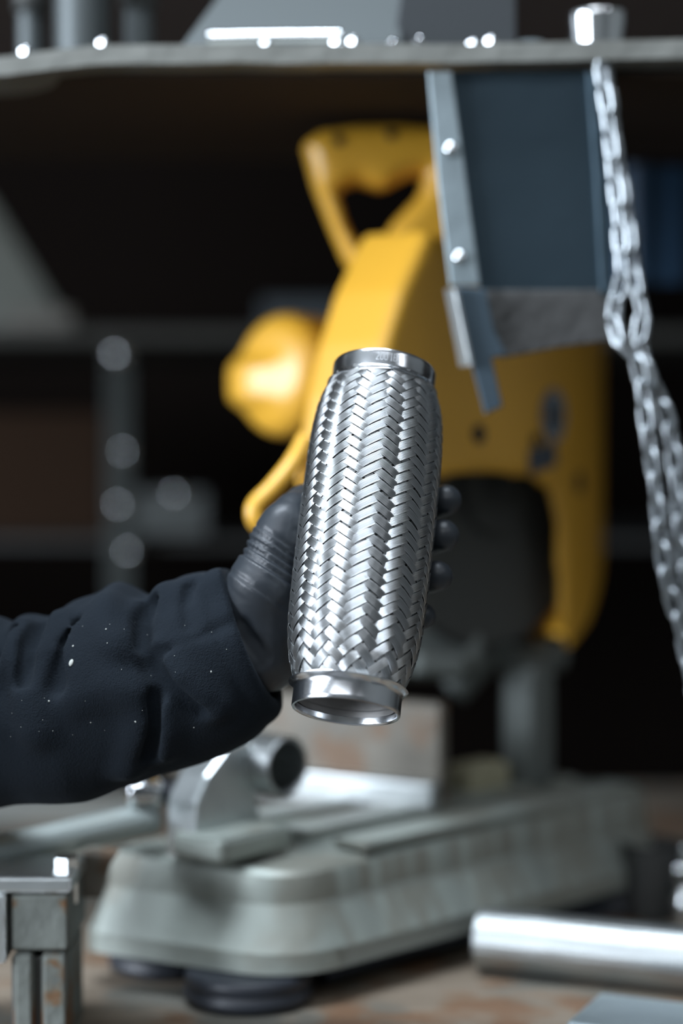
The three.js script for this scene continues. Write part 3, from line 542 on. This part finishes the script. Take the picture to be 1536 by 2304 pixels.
  part('pivot_barrel', rod(pc.clone().addScaledVector(V(-0.9, 0.1, 0.4).normalize(), 0.03), pc.clone().addScaledVector(V(0.9, -0.1, -0.4).normalize(), 0.04), 0.013, 0.004), M.castDim, SAW);
  const gb = P(985, 1462, 1.46);
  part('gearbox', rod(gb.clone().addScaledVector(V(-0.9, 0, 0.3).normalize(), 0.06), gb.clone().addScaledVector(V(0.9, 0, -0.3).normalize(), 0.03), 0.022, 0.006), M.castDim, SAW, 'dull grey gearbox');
  part('spindle_flange', rod(P(930, 1492, 1.42), P(1042, 1502, 1.43), 0.0095, 0.004), M.castDim, SAW);
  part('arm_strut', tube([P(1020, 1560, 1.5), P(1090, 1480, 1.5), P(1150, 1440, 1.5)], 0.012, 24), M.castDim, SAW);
  part('stop_block', boxUV(obox(PY(1075, 1785, TOP_Y).setY(TOP_Y + 0.012), LDIR, YUP, NDIR, 0.045, 0.024, 0.03, 0.006)), matRGB([0.35, 0.33, 0.22], { roughness: 0.7 }), SAW);
}

// ------------------------------------------------------------------ things lying on the bench
{
  const ax = V(0.74, 0, 0.66).normalize(), e = P(648, 1724, 1.265), r = 0.0195, L = 0.1, a = e.clone().addScaledVector(ax, -L);
  single('cut_pipe', lathe(a, e, [[r - 0.003, 0], [r, 0], [r, L - 0.001], [r - 0.001, L], [r - 0.002, L], [r - 0.003, L - 0.001], [r - 0.003, 0]], 48), M.alu, 'short length of open steel tube held in the saw clamp', 'tube');
  { // round bar at the front of the bench
    const R = 0.0208, A = PY(1082, 2112, BENCH + R), B = PY(1800, 2185, BENCH + R);
    const L2 = A.distanceTo(B);
    single('steel_tube', lathe(A, B, [[R - 0.003, 0], [R - 0.0008, 0], [R, 0.0012], [R, L2 - 0.001], [R - 0.003, L2], [R - 0.003, 0]], 64), M.alu, 'thick brushed bright metal tube lying on the workbench', 'tube');
  }
  { // flat bar
    const A = PY(1350, 2232, BENCH + 0.012), dirx = PY(1600, 2262, BENCH + 0.012).sub(A).normalize(), dz = new THREE.Vector3().crossVectors(dirx, YUP).normalize();
    const c = A.clone().addScaledVector(dirx, 0.1).addScaledVector(dz, 0.034).setY(BENCH + 0.006);
    single('flat_bar', boxUV(obox(c, dirx, YUP, dz, 0.2, 0.012, 0.068, 0.0018)), M.sheetPale, 'flat grey steel bar with bright edges in front of the metal tube', 'steel bar');
  }
  { // pale sheet lying flat behind the clamp handle
    const a = PY(-260, 1836, BENCH + 0.002), b = PY(330, 1842, BENCH + 0.002), c = PY(372, 1796, BENCH + 0.002), d2 = PY(-200, 1790, BENCH + 0.002), sh = new THREE.Shape([a, b, c, d2].map((p) => new THREE.Vector2(p.x, -p.z)));
    single('flat_sheet', boxUV(new THREE.ExtrudeGeometry(sh, { depth: 0.0015, bevelEnabled: false }).rotateX(-Math.PI / 2).translate(0, BENCH + 0.0002, 0)), matRGB([0.52, 0.54, 0.5], { roughness: 0.6 }), 'pale flat sheet lying on the workbench behind the clamp handle', 'sheet');
  }
  // machine vise block
  const z0 = -1.125, g = thing('machine_vise', 'rust-stained steel machine vise block at the bench edge', 'vise', V(-0.19, BENCH, z0 - 0.05));
  const bx = (p0, p1, z1, z2, r = 0.003) => { const a = PZ(p0[0], p0[1], z1), b = PZ(p1[0], p1[1], z1); return boxUV(box(Math.min(a.x, b.x), Math.min(a.y, b.y), z2, Math.max(a.x, b.x), Math.max(a.y, b.y), z1, r)); };
  const bot = H / 2 + (EYE.y - BENCH) / 1.125 * FPX - 0.0349 * FPX;
  part('vise_body', bx([28, 2146], [76, bot], z0, z0 - 0.07), M.rust, g);
  part('vise_body', bx([92, 2146], [152, bot], z0, z0 - 0.07), M.rust, g);
  part('vise_core', bx([24, 2150], [150, bot], z0 - 0.006, z0 - 0.066), M.darkSteel, g);
  part('vise_jaw', bx([22, 2010], [156, 2141], z0, z0 - 0.075), M.rust, g, 'rust-stained jaw');
  part('jaw_plate', bx([-40, 1972], [162, 2012], z0 + 0.002, z0 - 0.06), M.zinc, g, 'pale worn jaw plate');
  part('vise_side', bx([-120, 2010], [14, 2170], z0 + 0.004, z0 - 0.08), M.zinc, g);
  part('vise_cheek', boxUV(plate([[165, 2022], [226, 2022], [244, 1950], [262, 1925], [200, 1915], [150, 1935]].map(([x, y]) => PZ(x, y, z0 - 0.06)), V(0, 0, 1), 0.02, 0.002)), M.fence, g, 'grey cheek plate');
  const bp = P(150, 1948, 1.16);
  part('vise_bolt', hexRod(bp.clone().setY(bp.y - 0.022), bp.clone().setY(bp.y + 0.006), 0.0075), M.chrome, g, 'bright hexagonal bolt head');
  // cord
  const cd = [[722, 2194], [770, 2180], [850, 2158], [950, 2130], [1040, 2108], [1130, 2080], [1230, 2062], [1400, 2040], [1700, 2010]].map(([x, y]) => PY(x, y, BENCH + 0.0062));
  single('power_cord', tube(cd, 0.006, 80, 14), matRGB([0.03, 0.04, 0.055], { roughness: 0.3 }), 'dark glossy power cord lying along the saw base', 'cord');
  { // cup and valve at the edge
    const c = PY(1472, 2068, BENCH).add(V(0, 0, -0.012)), r = 0.026, h = 0.052;
    single('steel_cup', lathe(c, c.clone().add(V(0.06, 1, 0)), [[0, 0], [r * 0.86, 0], [r * 0.9, 0.002], [r, h], [r + 0.002, h + 0.001], [r + 0.001, h + 0.003], [r - 0.002, h], [r * 0.86, 0.003], [0, 0.003]], 48), M.darkSteel, 'small dull dark metal cup behind the bright tube', 'cup');
    const q = PY(1545, 2085, BENCH); const v = thing('pipe_fitting', 'bright metal pipe fitting standing beside the dark cup', 'pipe fitting', q);
    part('fitting_body', lathe(q, q.clone().add(YUP), [[0, 0], [0.011, 0], [0.012, 0.003], [0.012, 0.02], [0.008, 0.026], [0.007, 0.034], [0, 0.034]], 32), M.chrome, v);
    part('fitting_nut', hexRod(q.clone().setY(BENCH + 0.034), q.clone().setY(BENCH + 0.045), 0.0125), M.chrome, v);
    part('fitting_stem', rod(q.clone().setY(BENCH + 0.045), q.clone().setY(BENCH + 0.06), 0.005), M.chrome, v);
  }
}

// ------------------------------------------------------------------ the shelf over the bench, its panel and chains
const SH_TOP = 1.4535, SH_BOT = 1.4415, SH_Z = -1.25;
{
  const g = thing('overhead_shelf', 'grey steel shelf with a battered front edge above the saw', 'shelf', V(0, BENCH, -1.45));
  const deck = new THREE.BoxGeometry(2.0, SH_TOP - SH_BOT, 0.42, 200, 1, 6).translate(0, (SH_TOP + SH_BOT) / 2, SH_Z - 0.21), p = deck.attributes.position;
  for (let i = 0; i < p.count; i++) {
    const x = p.getX(i), f = smooth(SH_Z - 0.15, SH_Z, p.getZ(i)), px = 768 + x / 1.25 * FPX;
    const sag = -0.009 * smooth(260, -40, px) * (px > -400 ? 1 : 1) + 0.0012 * (vnoise(x * 30, 1, 999, 4) - 0.5) + 0.003 * smooth(1000, 1536, px);
    p.setY(i, p.getY(i) + f * sag); p.setZ(i, p.getZ(i) + f * 0.002 * (vnoise(x * 22, 5, 999, 8) - 0.5));
  }
  deck.computeVertexNormals(); part('deck', boxUV(deck), M.shelf, g);
  part('shade_underboard', boxUV(box(-0.99, SH_BOT - 0.003, SH_Z - 0.41, 0.99, SH_BOT - 0.0002, SH_Z - 0.03, 0.001)), M.timber, g, 'dark board added under the shelf to deepen its shade');  // added dark sheet: shade below the deck is put into its colour
  part('added_light_block', boxUV(box(-0.99, SH_TOP, SH_Z - 0.42, 0.99, 2.5, SH_Z - 0.405, 0.002)), M.wall, g, 'dark board behind the shelf, added to block ceiling light');  // added to stop ceiling light reaching the space behind the shelf
  for (const x of [-0.97, 0.97]) for (const z of [SH_Z - 0.03, SH_Z - 0.39]) part('shelf_post', box(x - 0.018, BENCH, z - 0.018, x + 0.018, SH_BOT, z + 0.018, 0.002), M.darkSteel, g);
}
{
  const g = thing('hanging_panel', 'dark blue-grey sheet metal panel hanging from the shelf edge', 'panel', PZ(1170, 140, -1.262));
  const zz = (l, z) => l.map(([x, y]) => PZ(x, y, z)), F = V(0, 0, 1);
  const top = 160;
  part('sheet', boxUV(plate(zz([[990, top], [1345, top], [1362, 400], [1370, 660], [1080, 660], [1035, 330]], -1.265), F, 0.0022, 0.0008)), M.sheet, g);
  part('lower_band', boxUV(plate(zz([[1082, 652], [1374, 652], [1384, 764], [1250, 782], [1128, 806]], -1.261), F, 0.003, 0.001)), matRGB([0.06, 0.06, 0.058], { metalness: 0.4, roughness: 0.6, bumpMap: rep(tGrain, 9, 9), bumpScale: 0.002 }), g, 'dull dark lower band');
  part('edge_flange', boxUV(plate(zz([[962, top], [1016, top], [1048, 400], [1080, 642], [1012, 642], [985, 420]], -1.255), F, 0.004, 0.001)), M.sheetPale, g, 'pale grey edge strip with bolts');
  part('side_fold', boxUV(plate(zz([[1318, top], [1346, top], [1372, 500], [1378, 660], [1350, 660], [1336, 400]], -1.256), F, 0.006, 0.0015)), M.sheet, g);
  part('lower_bracket', boxUV(plate(zz([[1026, 644], [1092, 650], [1112, 745], [1140, 798], [1106, 806], [1130, 914], [1090, 932], [1062, 826]], -1.248), F, 0.004, 0.001)), M.sheetBlue, g, 'blue-grey bracket with a narrow tongue');
  { const a = PZ(1008, 650, -1.25), b = PZ(1030, 648, -1.24), c = PZ(1066, 822, -1.24), d = PZ(1034, 826, -1.25); part('bracket_edge', plate([a, b, c, d], new THREE.Vector3().crossVectors(c.clone().sub(b), a.clone().sub(b)).normalize().multiplyScalar(1), 0.003, 0.0006), M.zinc, g, 'bright bare edge'); }
  for (const [x, y, r] of [[1014, 334, 0.0042], [1034, 578, 0.0042], [1086, 668, 0.0036]]) part('bolt', dome(PZ(x, y, -1.252), V(0, 0.15, 1).normalize(), r), M.chrome, g, 'bright bolt head');
}
{
  // chains of alternating links
  const st = [], a = 0.0056, hl = 0.0048;
  for (let i = 0; i <= 10; i++) { const t = Math.PI * i / 10; st.push(V(a * Math.cos(t) * 0.8, hl + a * Math.sin(t) * 0.8, 0)); }
  for (let i = 0; i <= 10; i++) { const t = Math.PI + Math.PI * i / 10; st.push(V(a * Math.cos(t) * 0.8, -hl + a * Math.sin(t) * 0.8, 0)); }
  const link = new THREE.TubeGeometry(new THREE.CatmullRomCurve3(st, true), 36, 0.0018, 8, true);
  const chain = (label, pts) => {
    const c = new THREE.CatmullRomCurve3(pts, false, 'centripetal'), L = c.getLength(), pit = 0.0148, n = Math.floor(L / pit), g = thing('steel_chain', label, 'chain', pts[pts.length - 1], 'chains beside the hanging panel');
    for (let i = 0; i < n; i++) {
      const t = (i + 0.5) / n, q = c.getPointAt(t), d = c.getTangentAt(t), m = shade(new THREE.Mesh(link, M.chainSteel)); m.name = 'link';
      const [X, Y, Z] = frameOf(d, V(0, 0, 1)); m.quaternion.setFromRotationMatrix(new THREE.Matrix4().makeBasis(X, Y, Z)).multiply(new THREE.Quaternion().setFromAxisAngle(V(0, 1, 0), (i % 2 ? 0.85 : -0.75) + (rnd() - 0.5) * 0.4));
      m.position.copy(q).sub(g.position); g.add(m);
    }
  };
  const down = PY(1668, 2110, BENCH + 0.008);
  chain('galvanised chain strand hanging against the panel edge', [[1352, 146, 1.242], [1366, 240, 1.242], [1384, 400, 1.242], [1398, 560, 1.240], [1398, 630, 1.240], [1382, 700, 1.238], [1392, 762, 1.236], [1430, 806, 1.235], [1446, 870, 1.235], [1456, 960, 1.235], [1474, 1090, 1.235], [1486, 1200, 1.235], [1502, 1310, 1.235], [1534, 1420, 1.235], [1560, 1540, 1.230], [1610, 1800, 1.225]].map((q) => P(...q)).concat([down]));
  chain('galvanised chain strand looping just outside the other strand', [[1362, 150, 1.262], [1384, 330, 1.262], [1406, 450, 1.260], [1420, 560, 1.258], [1430, 640, 1.256], [1444, 700, 1.254], [1440, 770, 1.254], [1462, 850, 1.254], [1496, 930, 1.254], [1514, 1010, 1.254], [1522, 1090, 1.254], [1536, 1230, 1.254], [1566, 1420, 1.254], [1640, 1800, 1.250]].map((q) => P(...q)).concat([PY(1710, 2080, BENCH + 0.008)]));
}
// things on the shelf
{
  const onShelf = (px, d, r, h, label, m, lid) => {
    const x = (px - W / 2) / FPX * d, a = V(x, SH_TOP, -d), g = thing('metal_canister', label, 'canister', a);
    part('can_body', lathe(a, a.clone().add(YUP), [[0, 0], [r * 0.96, 0], [r, 0.003], [r, h], [r * 0.95, h + 0.003], [0, h + 0.003]], 40), m, g);
    part('can_lid', lathe(a.clone().setY(SH_TOP + h + 0.003), a.clone().setY(2), [[0, 0], [r * lid, 0], [r * lid, 0.012], [r * lid * 0.9, 0.015], [0, 0.015]], 40), M.darkSteel, g);
  };
  const dim = matRGB([0.075, 0.085, 0.086], { metalness: 0.6, roughness: 0.5 });
  onShelf(75, 1.42, 0.0095, 0.055, 'slim dark canister on the shelf, first of three beside the tray', dim, 1.3);
  onShelf(190, 1.39, 0.0195, 0.07, 'wide grey canister on the shelf between two slim ones', dim, 0.8);
  onShelf(316, 1.43, 0.011, 0.06, 'slim dark canister on the shelf next to the sloping tray', dim, 1.2);
  { // ring-shaped bright can and a small cap
    const d = 1.29, x = (1340 - W / 2) / FPX * d, a = V(x, SH_TOP + 0.0015, -d), r = 0.0195;
    single('bright_can', lathe(a, a.clone().add(YUP), [[0, 0], [r * 0.86, 0], [r * 0.9, 0.002], [r * 0.9, 0.006], [r, 0.02], [r, 0.026], [r - 0.001, 0.026], [r * 0.85, 0.005], [0, 0.004]], 48), M.chrome, 'low bright open metal can on the shelf', 'can');
    const x2 = (1190 - W / 2) / FPX * 1.34, b = V(x2, SH_TOP + 0.0015, -1.34);
    single('screw_cap', lathe(b, b.clone().add(YUP), [[0, 0], [0.0095, 0], [0.01, 0.001], [0.01, 0.015], [0.009, 0.017], [0, 0.017]], 32), M.sheetPale, 'small grey cap on the shelf near the bright can', 'cap');
  }
  { // sloping sheet metal tray
    const g = thing('sheet_metal_tray', 'sloping sheet metal tray with a bright front lip on the shelf', 'tray', V(-0.03, SH_TOP, -1.34));
    const zz = (l, z) => l.map(([x, y]) => PZ(x, y, z));
    const A = PZ(395, 104, -1.28).setY(SH_TOP), B = PZ(900, 104, -1.28).setY(SH_TOP), C = PZ(905, -60, -1.35), D = PZ(530, -60, -1.35), nn = new THREE.Vector3().crossVectors(B.clone().sub(A), D.clone().sub(A)).normalize();
    C.addScaledVector(nn, -C.clone().sub(A).dot(nn)); D.addScaledVector(nn, -D.clone().sub(A).dot(nn));
    part('sloping_front', boxUV(plate([A, B, C, D], nn, 0.002, 0.0006)), matRGB([0.065, 0.074, 0.074], { metalness: 0.5, roughness: 0.55 }), g);
    part('front_lip', tube([PZ(470, 86, -1.275), PZ(620, 83, -1.274), PZ(765, 82, -1.274)], 0.0042, 30, 12), M.chrome, g, 'bright rolled lip');
    part('side_wing', boxUV(plate([PZ(880, 108, -1.30).setY(SH_TOP), PZ(1160, 104, -1.30).setY(SH_TOP), PZ(1160, -30, -1.30), PZ(905, -40, -1.30)], V(0, 0, 1), 0.003, 0.0008)), matRGB([0.06, 0.066, 0.07], { metalness: 0.7, roughness: 0.5 }), g, 'dark upright wing');
  }
  const nutG = mergeGeometries([hexRod(V(0, 0, 0), V(0, 0.005, 0), 0.0048), dome(V(0, 0.005, 0), V(0, 1, 0), 0.0034, 0.8)].map((q) => q.index ? q.toNonIndexed() : q));
  const spots = [[58, 128], [230, 104], [598, 118], [795, 112], [757, 106], [1066, 126], [1104, 124], [800, 120], [884, 100], [944, 140]];
  spots.forEach(([x, y], i) => {
    const k = shade(new THREE.Mesh(nutG, M.chrome)); k.name = numbered('cap_nut');
    const px = PZ(x, y, SH_Z - 0.01), sag = -0.009 * smooth(260, -40, x) + 0.003 * smooth(1000, 1536, x) + 0.0005; k.position.set(px.x, SH_TOP + sag * 0.95, SH_Z - 0.008 - (i % 3) * 0.005); k.rotation.y = i; k.scale.setScalar(0.8); scene.add(k);
    k.userData = { label: 'small bright cap nut lying along the shelf edge', category: 'nut', group: 'cap nuts on the shelf edge' };
  });
}

// ------------------------------------------------------------------ the dim rack behind the bench
{
  const g = thing('storage_rack', 'dim steel storage rack behind the bench with bolted post', 'rack', V(-0.5, 0, -2.25));
  const at = (px, d) => (px - W / 2) / FPX * d, yy = (py, d) => P(768, py, d).y;
  const D = 2.12;
  part('rack_post', boxUV(box(at(240, D), 0, -D - 0.03, at(298, D), yy(772, D), -D, 0.002)), matRGB([0.05, 0.058, 0.055], { metalness: 0.5, roughness: 0.5 }), g, 'grey bolted post');
  part('rack_post', boxUV(box(-1.5, 0, -D - 0.03, -1.47, 1.9, -D, 0.002)), M.darkSteel, g);
  part('rack_post', boxUV(box(0.9, 0, -D - 0.03, 0.93, 1.9, -D, 0.002)), M.darkSteel, g);
  part('rack_shelf', boxUV(box(-1.5, yy(772, D), -D - 0.5, 0.93, yy(742, D), -D + 0.02, 0.003)), matRGB([0.06, 0.06, 0.052], { roughness: 0.7 }), g);
  part('rack_shelf', boxUV(box(-1.47, yy(1235, D), -D - 0.45, 0.9, yy(1215, D), -D - 0.03, 0.003)), M.darkSteel, g);
  part('gusset_plate', boxUV(box(at(300, D), yy(1205, D), -D - 0.012, at(465, D), yy(1105, D), -D - 0.004, 0.002)), matRGB([0.09, 0.1, 0.098], { metalness: 0.4, roughness: 0.6 }), g);
  for (const [x, y, r] of [[270, 795, 0.0125], [284, 1015, 0.0085], [272, 1135, 0.009], [292, 1240, 0.008]]) part('bolt', dome(P(x, y, D - 0.002).setZ(-D + 0.001), V(0, 0.35, 1).normalize(), r, 0.9), M.chrome, g, 'bright bolt head');
  part('bolt', dome(P(398, 1110, D).setZ(-D - 0.003), V(0, 0.35, 1).normalize(), 0.0085, 0.9), M.chrome, g, 'bright bolt head');
  // pale board and boxes on the rack
  const sy = yy(742, D);
  single('pale_board', boxUV(plate([V(at(-420, 2.2), sy, -2.2), V(at(165, 2.2), sy, -2.2), V(at(-25, 2.2), yy(440, 2.2), -2.2), V(at(-420, 2.2), yy(200, 2.2), -2.2)], V(0, 0, 1), 0.012, 0.002)), M.pale, 'pale slant-cut board standing on the dim rear rack', 'board');
  single('grey_box', boxUV(box(at(590, 2.3), sy, -2.42, at(770, 2.3), sy + 0.045, -2.3, 0.004)), matRGB([0.1, 0.12, 0.13], { roughness: 0.7 }), 'low grey box on the dim rear rack beside the saw handle', 'box');
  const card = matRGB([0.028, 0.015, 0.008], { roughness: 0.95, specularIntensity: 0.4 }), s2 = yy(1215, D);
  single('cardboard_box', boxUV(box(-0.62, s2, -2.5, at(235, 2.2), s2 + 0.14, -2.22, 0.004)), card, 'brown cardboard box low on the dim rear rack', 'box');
  single('parts_tray', boxUV(box(at(20, 2.13), sy, -2.16, at(170, 2.13), sy + 0.022, -2.115, 0.004)), matRGB([0.2, 0.19, 0.165], { roughness: 0.6 }), 'low pale tray on the edge of the rear rack', 'tray');
}
{ // blue sheet hanging behind the chains
  const z = -1.72, x0 = (1330 - 768) / FPX * 1.72, x1 = x0 + 0.35, y1 = SH_BOT, y0 = P(768, 640, 1.72).y, geo = new THREE.PlaneGeometry(x1 - x0, y1 - y0, 60, 20).translate((x0 + x1) / 2, (y0 + y1) / 2, z), p = geo.attributes.position;
  for (let i = 0; i < p.count; i++) { const x = p.getX(i), y = p.getY(i); p.setZ(i, z + 0.012 * Math.sin(x * 60 + y * 3) + 0.006 * Math.sin(x * 130)); }
  geo.computeVertexNormals();
  const back = geo.clone().translate(0, 0, -0.0015);
  single('blue_tarpaulin', mergeGeometries([geo, back]), M.tarp, 'dark blue tarpaulin hanging under the shelf behind the chains', 'tarpaulin');
}

renderer.render(scene, camera);
